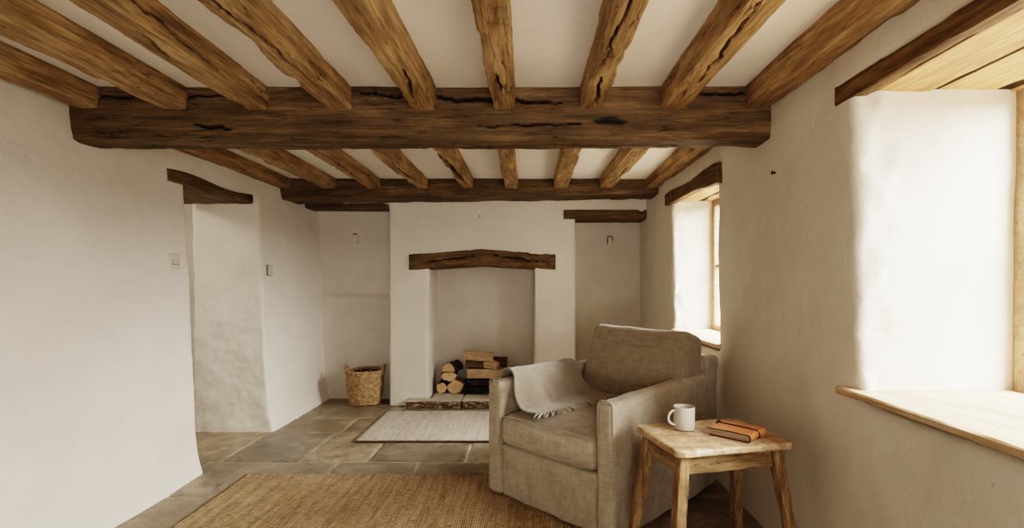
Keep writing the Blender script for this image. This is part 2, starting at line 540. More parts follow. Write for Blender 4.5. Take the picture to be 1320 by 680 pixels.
# ------------------------------------------------------------------ floor of flagstones
def make_floor():
    courses = [  # y0, y1, joints in x
        (-1.4, -.65, None), (-.65, .1, None), (.1, .82, None), (.82, 1.5, None), (1.5, 2.15, None),
        (2.15, 2.83, [-2.15, -1.42, -.6, .05, .72]),
        (2.83, 3.365, [-2.02, -1.2, -.69, .2, .83]),
        (3.365, 4.015, [-1.96, -1.46, -1.03, -.40, .3, .92]),
        (4.015, 4.45, [-2.02, -1.42, -.75, .0, .66]),
        (4.45, 4.86, [-1.73, -1.12, -.5, .2, .8]),
        (4.86, 5.4, [-1.62, -1.2, -.3, .5, .9])]
    V, Fs, tint, mid = [], [], [], []
    cnt = 0
    rnd = random.Random(11)
    slabs = []
    for y0, y1, js in courses:
        if js is None:
            js, x = [], -1.9 + rnd.uniform(-.2, .2)
            while x < 1.0:
                js.append(x); x += rnd.uniform(.5, .95)
        xs = [-2.1 if js[0] > -2.05 else -2.4] + js + [1.3]
        for a, b in zip(xs[:-1], xs[1:]):
            slabs.append((a, b, y0, y1))
    for y0, y1 in ((2.4, 2.95), (2.95, 3.55), (3.55, 4.12), (4.12, 4.8)):
        slabs.append((-3.5, -2.75, y0, y1)); slabs.append((-2.75, -2.02, y0, y1))
    for (a, b, y0, y1) in slabs:
        if b - a < .05: continue
        g = .0055
        a2, b2, c2, d2 = a + g, b - g, y0 + g, y1 - g
        mx, my = max(6, int((b - a) / .03)), max(6, int((y1 - y0) / .03))
        ux = np.concatenate([[0, .012], np.linspace(.03, .97, mx), [.988, 1]])
        uy = np.concatenate([[0, .012], np.linspace(.03, .97, my), [.988, 1]])
        U, W = np.meshgrid(ux, uy, indexing='ij')
        X = a2 + (b2 - a2) * U; Y = c2 + (d2 - c2) * W
        ex = np.minimum(np.minimum(X - a2, b2 - X), np.minimum(Y - c2, d2 - Y))
        pts = np.stack([X.ravel(), Y.ravel(), np.zeros(X.size)], 1)
        tl = rnd.uniform(-.0015, .0015)
        z = -.002 + tl * .6 + .0012 * fbm(pts * 3.2, 44) - .007 * np.exp(-ex.ravel() / .006)
        wob = .004 * fbm(pts * 9, 51, 2)
        edge = np.exp(-ex.ravel() / .02)
        pts[:, 0] += wob * edge; pts[:, 1] += .004 * fbm(pts * 9 + 5, 53, 2) * edge
        pts[:, 2] = z
        n, m = U.shape
        F = [(cnt + i * m + j, cnt + (i + 1) * m + j, cnt + (i + 1) * m + j + 1, cnt + i * m + j + 1) for i in range(n - 1) for j in range(m - 1)]
        V.append(pts); Fs += F; mid += [0] * len(F); cnt += len(pts)
        k = rnd.uniform(.62, 1.3)
        w = rnd.uniform(-.06, .08)
        tint += [(k * (1 + w), k, k * (1 - w), 1)] * len(pts)
    V.append(np.array([(-3.9, -1.9, -.0075), (1.8, -1.9, -.0075), (1.8, 5.7, -.0075), (-3.9, 5.7, -.0075), (-3.9, -1.9, -.1), (1.8, -1.9, -.1), (1.8, 5.7, -.1), (-3.9, 5.7, -.1)]))
    Fs += [(cnt, cnt + 1, cnt + 2, cnt + 3), (cnt + 7, cnt + 6, cnt + 5, cnt + 4)]; mid += [1, 1]
    tint += [(1, 1, 1, 1)] * 8
    me = mesh_np('floor', np.concatenate(V), Fs, [M['stone'], M['grout']], True, mid)
    at = me.color_attributes.new('tint', 'FLOAT_COLOR', 'POINT')
    at.data.foreach_set('color', np.array(tint, dtype=np.float32).ravel())
    struct(link('floor', me))
make_floor()

# ------------------------------------------------------------------ timber
def timber(name, L, w, h, mat, seed, seg=.02, ring=56, ch=.006, wob=.006, cracks=(), camber=0.0, taper=0.0, wane=1.0, ends=.0):
    """hewn timber along local X from 0..L, centred on y and z=0 at the bottom"""
    m = max(8, int(L / seg)) + 1
    xs = np.linspace(0, L, m)
    # section with a small flat arris at every corner
    per = [(-w / 2, 0), (w / 2, 0), (w / 2, h), (-w / 2, h)]
    tot = 2 * (w + h)
    pts, nrm2, corner = [], [], []
    for i in range(4):
        p, q = np.array(per[i]), np.array(per[(i + 1) % 4])
        l = np.linalg.norm(q - p)
        d2 = (q - p) / l
        k = max(3, int(round(ring * l / tot)))
        c0 = min(ch, l * .3)
        ts = np.concatenate([[c0, c0 * 1.9], np.linspace(c0 * 1.9, l - c0 * 1.9, k + 1)[1:-1], [l - c0 * 1.9, l - c0]])
        for t_ in ts:
            pts.append(p + d2 * t_)
            e = min(t_, l - t_)
            cn = math.exp(-(e / (2.2 * ch + .006)) ** 2)
            corner.append(cn)
            out = np.array((d2[1], -d2[0]))
            inw = np.array((0, h / 2)) - np.array(pts[-1])
            dg = -inw / (np.linalg.norm(inw) + 1e-9)
            v = out * (1 - .5 * cn) + dg * .5 * cn
            nrm2.append(v / np.linalg.norm(v))
    S = np.array(pts); n = len(S)
    corner = np.array(corner); nrm2 = np.array(nrm2)
    R = np.zeros((m, n, 3))
    R[:, :, 0] = xs[:, None]
    R[:, :, 1] = S[None, :, 0]
    R[:, :, 2] = S[None, :, 1]
    P = R.reshape(-1, 3)
    D = np.zeros_like(P)
    D[:, 1:] = np.tile(nrm2, (m, 1))
    cor = np.tile(corner, m)
    off = 31.7 * seed
    q = P + np.array((off, off * .3, 0))
    d = wob * .55 * fbm(q * np.array((2.2, 5, 5)), seed, 2) + wob * .30 * fbm(q * np.array((9.0, 26, 26)), seed + 3, 2) + wob * .16 * vn(q * np.array((30.0, 120, 120)), seed + 5)
    chip = np.maximum(0, fbm(q * np.array((5.0, 2.5, 2.5)), seed + 7, 3) - .35)
    d -= cor * wane * chip * .030 * (w / .1) ** .5
    d -= cor * .0025 * np.abs(vn(q * np.array((22.0, 9, 9)), seed + 8))
    P = P + D * d[:, None]
    # slow wander
    P[:, 1] += .010 * fbm(np.stack([P[:, 0] * 1.1 + off, P[:, 0] * 0, P[:, 0] * 0], 1), seed + 11, 2)
    crack = np.zeros(len(P))
    for (face, x0, x1, v0, v1, wd, dp) in cracks:
        # face 'b' bottom: v is y ; 'f' front (-y side): v is z ; 'k' (+y side)
        t = np.clip((P[:, 0] - x0) / (x1 - x0), 0, 1)
        inside = ((P[:, 0] >= x0) & (P[:, 0] <= x1)).astype(float)
        if face == 'b':
            val, sel, nrm = P[:, 1], (R.reshape(-1, 3)[:, 2] < .35 * h), np.array((0, 0, 1.0))
        elif face == 'f':
            val, sel, nrm = P[:, 2], (R.reshape(-1, 3)[:, 1] < -.3 * w), np.array((0, 1.0, 0))
        else:
            val, sel, nrm = P[:, 2], (R.reshape(-1, 3)[:, 1] > .3 * w), np.array((0, -1.0, 0))
        c = v0 + (v1 - v0) * t + .008 * fbm(np.stack([P[:, 0] * 22, P[:, 0] * 0 + seed, P[:, 0] * 0], 1), 91, 2)
        ww = wd * np.sin(PI * np.clip(t, .001, .999)) ** .6 * inside + 1e-5
        a = np.exp(-((val - c) / ww) ** 2) * inside * sel
        P = P + nrm * (a * dp)[:, None]
        crack = np.maximum(crack, np.clip(a * 1.3, 0, 1))
    if camber:
        u = P[:, 0] / L
        P[:, 2] += camber * (1 - np.abs(2 * u - 1) ** 1.3)
    V, F = rings(P.reshape(m, n, 3))
    me = mesh_np(name, V, F, mat)
    at = me.attributes.new('crack', 'FLOAT', 'POINT')
    at.data.foreach_set('value', crack.astype(np.float32))
    me.set_sharp_from_angle(angle=.62)
    # crisp end grain
    for p in list(me.polygons)[-2:]:
        p.use_smooth = False
    return me

ORD = ['first', 'second', 'third', 'fourth', 'fifth', 'sixth', 'seventh', 'eighth', 'ninth']
front_x = [-2.005, -1.62, -1.235, -.868, -.485, -.102, .288, .67, 1.045]
far_x = [-2.05, -1.655, -1.28, -.893, -.51, -.135, .272, .66, 1.05]
fcr = {3: [('b', .5, 1.2, .02, -.03, .006, .02)], 4: [('b', .2, .5, 0, .03, .006, .02), ('b', 1.2, 1.9, .02, -.02, .005, .02)],
       5: [('b', .26, .44, .0, -.016, .004, .03), ('b', .5, .56, .008, .002, .003, .02)],
       6: [('b', .06, .42, .022, -.008, .0045, .03), ('b', .5, 1.1, -.02, .015, .003, .02)],
       7: [('b', .35, 1.0, .01, -.02, .004, .02)], 2: [('k', .4, 1.0, .03, .06, .003, .01), ('b', .55, .8, -.02, .01, .0035, .015)], 1: [('b', .8, 1.6, 0, .02, .005, .02)]}
kcr = {4: [('b', .03, 1.25, .035, -.035, .009, .035)], 3: [('b', .3, 1.0, .02, .0, .005, .02)], 7: [('b', .2, .9, .0, .03, .005, .02)], 2: [('b', .3, 1.2, -.01, .03, .006, .02)]}
widF = [.10, .115, .108, .114, .110, .102, .106, .114, .105]
for i, x in enumerate(front_x):
    me = timber('ceiling_joist', 3.86, widF[i], .125, M['joist'], 100 + i, seg=.014, ring=60, cracks=fcr.get(i, ()), wane=.8)
    extra = {0: ', tight against the left wall', 4: ' from the left wall, middle one of nine', 8: ', tight against the right wall'}.get(i, ' from the left wall')
    # local +x points towards the camera (-y)
    o = link('ceiling_joist', me, None, (x, 2.44, 1.932), (0, 0, -PI / 2))
    tag(o, f'{ORD[i]} golden oak joist{extra}, in the near bay before the big beam', 'joist', 'near oak ceiling joists')
    o['label'] = {0: 'near bay oak joist tight against the left wall',
                  8: 'near bay oak joist tight against the right wall above the large window'}.get(i, f'{ORD[i]} oak joist from the left wall, between camera and thick cross beam')
for i, x in enumerate(far_x):
    me = timber('ceiling_joist', 1.94, (.115, .112, .105, .100, .100, .105, .118, .115, .11)[i], .13, M['joist'], 200 + i, seg=.013, ring=60, cracks=kcr.get(i, ()), wane=.9)
    o = link('ceiling_joist', me, None, (x, 4.46, 1.925 + (.004 if i > 4 else 0)), (0, 0, -PI / 2))
    tag(o, '', 'joist', 'far oak ceiling joists')
    o['label'] = {0: 'short far bay oak joist tight against the left wall above the doorway',
                  8: 'short far bay oak joist tight against the right wall above the small window'}.get(i, f'{ORD[i]} short oak joist from the left wall, between cross beam and fireplace beam')

me = timber('cross_beam', 3.36, .17, .27, M['beam'], 301, seg=.011, ring=110, ch=.010, wob=.007, wane=.7,
            cracks=[('f', 1.35, 2.35, .215, .165, .006, .03), ('f', .1, .9, .195, .21, .005, .02), ('f', .62, .80, .07, .055, .008, .015), ('f', 2.9, 3.3, .2, .21, .005, .02), ('f', 1.9, 2.4, .06, .075, .004, .015), ('f', 2.44, 2.60, .084, .080, .013, .004), ('f', 2.47, 2.56, .10, .097, .006, .004), ('b', .3, 2.9, .0, .02, .004, .02)])
o = link('cross_beam', me, None, (-2.14, 2.485, 1.786), (0, -.003, 0))
tag(o, 'thick dark oak cross beam spanning the middle of the room under the joists', 'beam')
me = timber('fireplace_beam', 3.34, .32, .20, M['beam'], 305, seg=.013, ring=90, ch=.012, wob=.007, wane=.6,
            cracks=[('f', .3, 1.2, .15, .165, .005, .02), ('f', 2.5, 3.0, .14, .16, .005, .02)])
o = link('fireplace_beam', me, None, (-2.14, 4.58, 1.838), (0, -.013, 0))
tag(o, 'dark oak ceiling beam against the chimney wall carrying the far joist ends', 'beam')
me = timber('alcove_lintel', .875, .24, .05, M['beam'], 309, seg=.015, ring=50)
o = link('alcove_lintel', me, None, (-2.16, 4.99, 1.824))
tag(o, 'thin dark timber tucked under the far beam over the basket alcove', 'lintel')
me = timber('alcove_lintel', .88, .40, .088, M['lintel'], 312, seg=.012, ring=80, ch=.008, wob=.005)
o = link('alcove_lintel', me, None, (.335, 5.075, 1.722), (0, -.004, 0))
tag(o, 'straight brown timber lintel over the alcove right of the chimney breast', 'lintel')

# fireplace lintel: cambered, thicker in the middle
def fire_lintel():
    L, w, h = 1.365, .38, .145
    me = timber('fireplace_lintel', L, w, h, M['lintel'], 320, seg=.011, ring=80, ch=.008, wob=.005, wane=.7,
                cracks=[('f', .15, .6, .06, .09, .005, .02), ('f', .75, 1.3, .10, .06, .005, .02)])
    n = len(me.vertices)
    V = np.zeros(n * 3); me.vertices.foreach_get('co', V); V = V.reshape(-1, 3)
    u = V[:, 0] / L
    arch = np.where(u < .49, (u / .49) ** 1.2, ((1 - u) / .51) ** 1.1)
    V[:, 2] = V[:, 2] * (1 + .08 * arch) + arch * .040 
    me.vertices.foreach_set('co', V.ravel()); me.update()
    o = link('fireplace_lintel', me, None, (-1.095, 5.055, 1.252))
    tag(o, 'cambered dark oak lintel above the fireplace opening', 'lintel')
fire_lintel()

# door lintel, sits proud of the left wall
def door_lintel():
    L, h = .90, .062
    me = timber('door_lintel', L, .56, h, M['lintel'], 330, seg=.012, ring=90, ch=.01, wob=.006, wane=1.2)
    n = len(me.vertices)
    V = np.zeros(n * 3); me.vertices.foreach_get('co', V); V = V.reshape(-1, 3)
    u = V[:, 0] / L
    V[:, 2] += .012 * np.sin(u * 7) * (V[:, 2] > .03) + .012 * (1 - u) * (V[:, 2] > .03)
    me.vertices.foreach_set('co', V.ravel()); me.update()
    o = link('door_lintel', me, None, (-2.325, 3.02, 1.722), (0, 0, PI / 2))
    tag(o, 'rough hewn dark lintel over the open doorway in the left wall', 'lintel')
door_lintel()

# window lintels: dark front timber and pale boards behind it
def window_lintel(label, y0, y1, z, h, xd, warp, seed, gaps):
    t = thing('window_lintel', label, 'lintel', (1.10, y0, z))
    L = y1 - y0
    me = timber('front_timber', L, .05, h, M['lintel'], seed, seg=.012, ring=70, ch=.004, wob=.004, wane=.5)
    n = len(me.vertices)
    V = np.zeros(n * 3); me.vertices.foreach_get('co', V); V = V.reshape(-1, 3)
    u = V[:, 0] / L
    V[:, 2] += warp(u, V[:, 2] / h)
    me.vertices.foreach_set('co', V.ravel()); me.update()
    link('front_timber', me, t, (.001, 0, 0), (0, 0, PI / 2))
    xs = [.036] + gaps + [xd]
    for k, (a, b) in enumerate(zip(xs[:-1], xs[1:])):
        w = b - a - .026
        b_ = timber('soffit_board', L - .03, w, .03, M['board'], seed + 3 + k, seg=.04, ring=30, ch=.004, wob=.002, wane=.2)
        link('soffit_board', b_, t, (a + .013 + w / 2, .015, .012 + .02 * (k % 2) * .3), (0, 0, PI / 2))
    bk = box_mesh('gap_shade_sheet', [(.036, xd, .01, L - .01, .019, .06)], M['gap'])  # near-black sheet that paints the shade in the gaps between boards
    link('gap_shade_sheet', bk, t)
    return t
window_lintel('dark timber lintel with pale boarded underside over the large near window', -.19, 1.868, 1.768, .068, .60, lambda u, v: u * 0, 341, [.245, .49])
window_lintel('weathered timber lintel over the small far window beyond the armchair', 3.00, 4.13, 1.738, .085, .46, lambda u, v: -.016 * (1 - u) * 0 + .010 * np.sin(u * 9) * (v > .4) - .028 * (1 - v) * np.exp(-((u - .0) / .3) ** 2), 345, [.20, .33])

# ------------------------------------------------------------------ windows
def window(name, y0, y1, z0, z1, xf, sill_x0, sill_ext, sill_z, cols=2, rows=2, tilt=0.0):
    w = struct(thing(name, '', ''))
    del w['label']; del w['category']
    w.location = (xf, (y0 + y1) / 2, z0)
    hw, H = (y1 - y0) / 2, z1 - z0
    fw = .055
    link('window_frame', box_mesh('window_frame', [(0, .06, -hw, -hw + fw, 0, H), (0, .06, hw - fw, hw, 0, H), (0, .06, -hw + fw, hw - fw, 0, fw), (0, .06, -hw + fw, hw - fw, H - fw, H)], M['frame'], .004), w)
    bars = []
    for c in range(1, cols):
        yc = -hw + fw + (2 * hw - 2 * fw) * c / cols
        bars.append((.012, .048, yc - .014, yc + .014, fw, H - fw))
    for r in range(1, rows):
        zc = fw + (H - 2 * fw) * r / rows
        bars.append((.014, .046, -hw + fw, hw - fw, zc - .011, zc + .011))
    link('glazing_bars', box_mesh('glazing_bars', bars, M['frame'], .003), w)
    link('window_pane', box_mesh('window_pane', [(.028, .032, -hw + fw - .005, hw - fw + .005, fw - .005, H - fw + .005)], M['glass']), w)
    if sill_z is not None:
        L = y1 - y0 + sill_ext[0] + sill_ext[1]
        D = xf - sill_x0 + .02
        me = timber('window_sill', L, D, .026, M['sill'], 400 + int(y0 * 10), seg=.03, ring=110, ch=.006, wob=.002, wane=.15)
        s = link('window_sill', me, w, (0, 0, 0), (0, -tilt, PI / 2))
        s.location = (sill_x0 + D / 2 - xf, y0 - sill_ext[0] - (y0 + y1) / 2, sill_z - z0 - .026)
    return w
window('window_1', -.10, 1.765, .77, 1.80, 1.625, 1.075, (.06, .075), .785, cols=4)
window('window_2', 3.075, 4.01, .77, 1.76, 1.40, 1.085, (.035, .03), .785)
w3 = window('added_fill_window', -.35, 1.0, .5, 1.75, 0, 0, (0, 0), None, 3, 2)  # added window behind the camera, an opening for the fill lamps
w3.location = (.325, -1.6, .5)
w3.rotation_euler = (0, 0, -PI / 2)

# outside ground, made pale to bounce light up into the room
g = struct(link('ground', box_mesh('ground', [(-14, 14, -12, 16, -.4, -.12)], M['bounce_gravel'])))

# ------------------------------------------------------------------ hearth
def slab(name, x0, x1, y0, y1, h, seed, parent, rough_front=True):
    nx_, ny_, nz_ = max(8, int((x1 - x0) / .012)), max(6, int((y1 - y0) / .012)), 7
    bm = bmesh.new()
    bm_box(bm, x0, x1, y0, y1, 0, h)
    me = bpy.data.meshes.new('t'); bm.to_mesh(me); bm.free()
    V, F = rbox((x1 - x0, y1 - y0, h), .008, 34)
    bpy.data.meshes.remove(me)
    V = V + np.array(((x0 + x1) / 2, (y0 + y1) / 2, h / 2))
    fr = (V[:, 1] < y0 + .02) & rough_front
    V[:, 1] += fr * (.013 * fbm(V * np.array((20, 1, 45.0)), seed, 3) - .012 * (V[:, 2] / h))
    V[:, 2] += .003 * fbm(V * 8, seed + 4) * (V[:, 2] > h * .5)
    mi = []
    for f in F:
        c = V[list(f)].mean(0)
        mi.append(1 if (c[1] < y0 + .012 and c[2] < h * .93 and rough_front) else 0)
    return link(name, mesh_np(name, V, F, [M['hearth'], M['hearth_edge']], True, mi), parent)
hearth = thing('hearth', 'raised stone hearth with rough riven front edge in front of fireplace', 'hearth', (0, 0, 0))
hearth.location = (-.42, 4.77, 0)
for i, (a, b) in enumerate(((-1.10, -.605), (-.595, -.06), (-.05, .24))):
    s = slab('hearth_stone', a + .42, b + .42, 0, .118, .07, 50 + i, hearth)
for i, (a, b) in enumerate(((-.895, -.605), (-.595, .045))):
    s = slab('hearth_stone', a + .42, b + .42, .122, .52, .07, 60 + i, hearth, False)

# ------------------------------------------------------------------ logs
def log_mesh(L, sec, seed, bark, mats, amp=.004):
    """sec: list of (y,z) outline; bark: set of edge indexes covered with bark. axis X, centred"""
    S, tags = [], []
    k = 6
    for i in range(len(sec)):
        p, q = np.array(sec[i]), np.array(sec[(i + 1) % len(sec)])
        for j in range(k):
            S.append(p + (q - p) * j / k); tags.append(2 if i in bark else 1)
    S = np.array(S)
    m = 26
    xs = np.linspace(-L / 2, L / 2, m)
    R = np.zeros((m, len(S), 3))
    R[:, :, 0] = xs[:, None]; R[:, :, 1:] = S[None]
    P = R.reshape(-1, 3)
    c = S.mean(0)
    D = P - np.array((0, *c)); D[:, 0] = 0
    D /= np.linalg.norm(D, axis=1)[:, None] + 1e-9
    P = P + D * (amp * fbm(P * np.array((14, 40, 40.0)) + seed, seed, 3))[:, None]
    n = len(S)
    R = P.reshape(m, n, 3)
    V, F = rings(R, caps=False)
    mi = [tags[j % n] for j in range((m - 1) * n)]
    V = np.concatenate([V, R[0].mean(0)[None], R[-1].mean(0)[None]])
    a, b = m * n, m * n + 1
    for j in range(n):
        F.append((a, (j + 1) % n, j)); mi.append(0)
        F.append((b, (m - 1) * n + j, (m - 1) * n + (j + 1) % n)); mi.append(0)
    return mesh_np('log', V, F, mats, False, mi)

def arc(r, a0, a1, n, cy=0, cz=0):
    return [(cy + r * math.cos(a0 + (a1 - a0) * i / n), cz + r * math.sin(a0 + (a1 - a0) * i / n)) for i in range(n + 1)]
LM = [M['log_end'], M['log_split'], M['bark']]
ht = .0705
def put_log(L, sec, seed, bark, loc, rot, label, group, mats=LM):
    o = link('log', log_mesh(L, sec, seed, bark, mats), None, loc, rot)
    return tag(o, label, 'log', group)
gA = 'split logs stacked in the left of the fireplace'
circ = arc(.050, 0, 2 * PI * 11 / 12, 11)
put_log(.20, circ, 1, set(range(12)), (-.833, 5.175, ht + .052), (0, 0, PI / 2 + .05), 'small round log at the bottom left of the left pile', gA)
half = [(-.088, .03), (-.05, -.045), (-.01, -.055), (.045, -.05), (.075, -.02), (.074, .02), (.045, .035), (.02, .075), (-.02, .062)]
put_log(.20, half, 2, {1, 2, 3, 4}, (-.695, 5.175, ht + .058), (0, 0, PI / 2 - .04), 'fat split log at the bottom right of the left pile', gA)
wedge = [(-.078, .015), (-.045, -.032), (.0, -.044), (.055, -.028), (.078, .014), (.05, .035), (-.03, .042)]
put_log(.21, wedge, 3, {4, 5, 6}, (-.762, 5.17, ht + .162), (0, 0, PI / 2 + .08), 'split log lying across the two bottom logs of the left pile', gA)
wedge2 = [(-.07, -.03), (.07, -.035), (.06, .015), (.0, .055), (-.045, .03)]
put_log(.22, wedge2, 4, {1, 2, 3, 4}, (-.735, 5.20, ht + .236), (0, 0, PI / 2 - .25), 'bark covered log on the very top of the left pile', gA)

# fire basket
fb = thing('fire_basket', 'low black iron fire basket with pointed bars holding logs on the hearth', 'fire basket', (-.405, 5.12, ht))
mb = MB()
for z, r in ((.018, .007), (.112, .006)):
    pth = [(-.2, -.10, z), (.2, -.10, z), (.2, .10, z), (-.2, .10, z)]
    for i in range(4):
        mb.tube([pth[i], pth[(i + 1) % 4]], r, 8)
mb.build('basket_frame', M['iron'], fb)
link('ash_tray', box_mesh('ash_tray', [(-.196, .196, -.096, .096, .008, .07)], M['iron'], .004), fb)
for k in range(15):
    x = -.196 + .392 * k / 14
    b = MB()
    hgt = .138 + .012 * (k % 2) + .006 * math.sin(k * 2.1)
    b.tube([(x, -.10, .0 if k in (0, 14) else .02), (x, -.10, .10), (x, -.102, .118), (x + .002, -.103, hgt)], [.0065, .0065, .0075, .001], 6)
    b.build('pointed_bar', M['iron'], fb)
for s in (-1, 1):
    b = MB()
    b.tube([(s * .196, .10, 0), (s * .196, .10, .13)], .0065, 6)
    b.build('rear_post', M['iron'], fb)
gB = 'split logs heaped in the fire basket'
flat = [(-.085, -.052), (.075, -.055), (.088, -.01), (.06, .04), (-.078, .045)]
put_log(.30, [(-.06, -.025), (.06, -.025), (.06, .02), (-.06, .025)], 11, {0, 1}, (-.41, 5.16, ht + .098), (0, 0, .05), 'dark bark log sunk low between the bars of the fire basket', gB, [M['log_brown'], M['log_brown'], M['bark']])
put_log(.37, [(-.075, -.045), (.075, -.045), (.085, .0), (.06, .04), (-.078, .043)], 12, {0, 1}, (-.395, 5.115, ht + .195), (0, .012, .02), 'long pale split log lying lengthwise across the top of the fire basket', gB)
put_log(.20, [(-.055, -.03), (-.02, -.04), (.05, -.03), (.055, .02), (0, .035), (-.05, .022)], 13, {0, 1}, (-.500, 5.10, ht + .285), (0, .06, .12), 'short dark barked log under the topmost log in the fire basket', gB, [M['log_brown'], M['log_brown'], M['bark']])
put_log(.135, [(-.05, -.035), (.04, -.035), (.05, .02), (.01, .036), (-.05, .02)], 14, {1, 2}, (-.345, 5.085, ht + .277), (0, .10, -.25), 'small pale chunk of split log right of the dark one', gB, [M['log_split'], M['log_split'], M['bark']])
put_log(.29, [(-.05, -.045), (.03, -.055), (.055, .015), (.0, .045), (-.05, .035)], 15, {2}, (-.475, 5.125, ht + .363), (.25, .10, .10), 'topmost split log with pinkish face, tipped on the heap', gB)
put_log(.15, [(-.05, -.045), (.05, -.045), (.05, .045), (-.05, .045)], 16, {2, 3}, (-.275, 5.20, ht + .283), (0, .05, .0), 'square dark brown log end at the back right of the heap', gB, [M['log_brown'], M['log_brown'], M['log_brown']])

# ------------------------------------------------------------------ wicker basket
def wicker_basket():
    t = thing('wicker_basket', 'round woven wicker basket with two handles on the alcove floor', 'basket', (-1.535, 4.985, 0), .25)
    H, rb, rt = .305, .137, .166
    rad = lambda z: rb + (rt - rb) * (z / H) ** .8 + .006 * math.sin(PI * z / H)
    ns = 22
    mb = MB()
    rows = 25
    for r in range(rows):
        z = .008 + (H - .016) * r / (rows - 1)
        n = ns * 8
        pth = []
        for j in range(n + 1):
            a = 2 * PI * j / n
            w = .0050 * math.sin(ns / 2 * a * 2 / 2 + PI * (r % 2))
            rr = rad(z) + w + .0015 * math.sin(a * 5 + r)
            pth.append((rr * math.cos(a), rr * math.sin(a), z + .0015 * math.sin(a * 3 + r * 1.7)))
        mb.tube(pth, .0068, 6)
    mb.build('woven_wall', M['wicker'], t)
    mb = MB()
    for k in range(ns):
        a = 2 * PI * (k + .5) / ns
        mb.tube([(rad(z) * math.cos(a), rad(z) * math.sin(a), z) for z in np.linspace(.0, H + .006, 12)], .0055, 6)
    mb.build('upright_stakes', M['wicker'], t)
    mb = MB()
    for k in range(2):
        n = 120
        mb.tube([((rt + .007 * math.cos(24 * a + PI * k)) * math.cos(a), (rt + .007 * math.cos(24 * a + PI * k)) * math.sin(a), H + .004 + .007 * math.sin(24 * a + PI * k)) for a in np.linspace(0, 2 * PI, n + 1)], .0072, 7)
    mb.build('braided_rim', M['wicker'], t)
    # inner lining + base
    zz = np.linspace(.012, H - .01, 10)
    a = np.arange(40) * 2 * PI / 40
    R = np.stack([np.stack([(rad(z) - .008) * np.cos(a), (rad(z) - .008) * np.sin(a), np.full(40, z)], 1) for z in zz])
    V, F = rings(R, caps=False)
    F.append(tuple(range(39, -1, -1)))
    link('basket_base', mesh_np('basket_base', V, F, M['wicker_in']), t)
    for s in (-1, 1):
        mb = MB()
        ang = np.linspace(0, PI, 19)
        for k in range(2):
            pts = []
            for q in ang:
                y = .046 * math.cos(q)
                z = H - .03 + .085 * math.sin(q) ** .8
                x = s * (rt - .002 + .022 * math.sin(q))
                pts.append((x + .005 * math.cos(q * 9 + PI * k), y, z + .005 * math.sin(q * 9 + PI * k)))
            mb.tube(pts, .0068, 7)
        h = mb.build('handle', M['wicker'], t, (0, 0, 0), (0, 0, -.25))
    return t
wicker_basket()

# ------------------------------------------------------------------ rugs
def rug(name, x0, x1, y0, y1, th, mat, seed, label, rot=0.0, fringe=None, edge=None):
    w, d = x1 - x0, y1 - y0
    nx_, ny_ = int(w / .02), int(d / .02)
    t = thing(name, label, 'rug', ((x0 + x1) / 2, (y0 + y1) / 2, .003), rot)
    X, Y = np.meshgrid(np.linspace(-w / 2, w / 2, nx_), np.linspace(-d / 2, d / 2, ny_), indexing='ij')
    P = np.stack([X.ravel(), Y.ravel(), np.zeros(X.size)], 1)
    ed = np.minimum(np.minimum(P[:, 0] + w / 2, w / 2 - P[:, 0]), np.minimum(P[:, 1] + d / 2, d / 2 - P[:, 1]))
    top = P.copy()
    top[:, 2] = th + .0015 * fbm(P * 6, seed) - th * .4 * np.exp(-ed / .006)
    top[:, 0] += .004 * fbm(P * np.array((0, 6, 0)) + seed, seed + 1) ; top[:, 1] += .004 * fbm(P * np.array((6, 0, 0)) + seed, seed + 2)
    bot = top.copy(); bot[:, 2] = .0
    n, m = X.shape
    F = [(i * m + j, (i + 1) * m + j, (i + 1) * m + j + 1, i * m + j + 1) for i in range(n - 1) for j in range(m - 1)]
    o = n * m
    per = [i * m for i in range(n)] + [(n - 1) * m + j for j in range(1, m)] + [i * m + m - 1 for i in range(n - 2, -1, -1)] + [j for j in range(m - 2, 0, -1)]
    mi = [0] * len(F)
    for i in range(len(per)):
        a, b = per[i], per[(i + 1) % len(per)]
        F.append((a, a + o, b + o, b)); mi.append(0)
    link('rug_weave', mesh_np('rug_weave', np.concatenate([top, bot]), F, mat, True, mi), t)
    if edge:
        mb = MB()
        c = [(-w / 2, -d / 2), (w / 2, -d / 2), (w / 2, d / 2), (-w / 2, d / 2)]
        for i in range(4):
            p, q = c[i], c[(i + 1) % 4]
            k = 60
            mb.tube([(p[0] + (q[0] - p[0]) * u, p[1] + (q[1] - p[1]) * u, th * .5) for u in np.linspace(0, 1, k)], [.0052 + .0012 * (j % 2) for j in range(k)], 6)
        mb.build('bound_edge', edge, t)
    if fringe:
        mb = MB()
        rr = random.Random(seed)
        x = -w / 2 + .01
        while x < w / 2:
            l = rr.uniform(.008, .022)
            mb.tube([(x, d / 2 - .004, th * .6), (x + rr.uniform(-.004, .004), d / 2 + l, .003)], .0032, 5)
            x += rr.uniform(.006, .016)
        mb.build('frayed_edge', fringe, t)
    return t
rug('jute_rug', -1.66, .62, 1.45, 3.115, .008, M['jute'], 5, 'large golden brown jute rug on the flagstones in the foreground', 0.0, fringe=M['jute'])
rug('wool_rug', -1.235, .35, 3.765, 4.645, .011, M['cream_rug'], 6, 'cream woven rug on the flagstones in front of the hearth', 0.0, edge=M['rug_edge'])

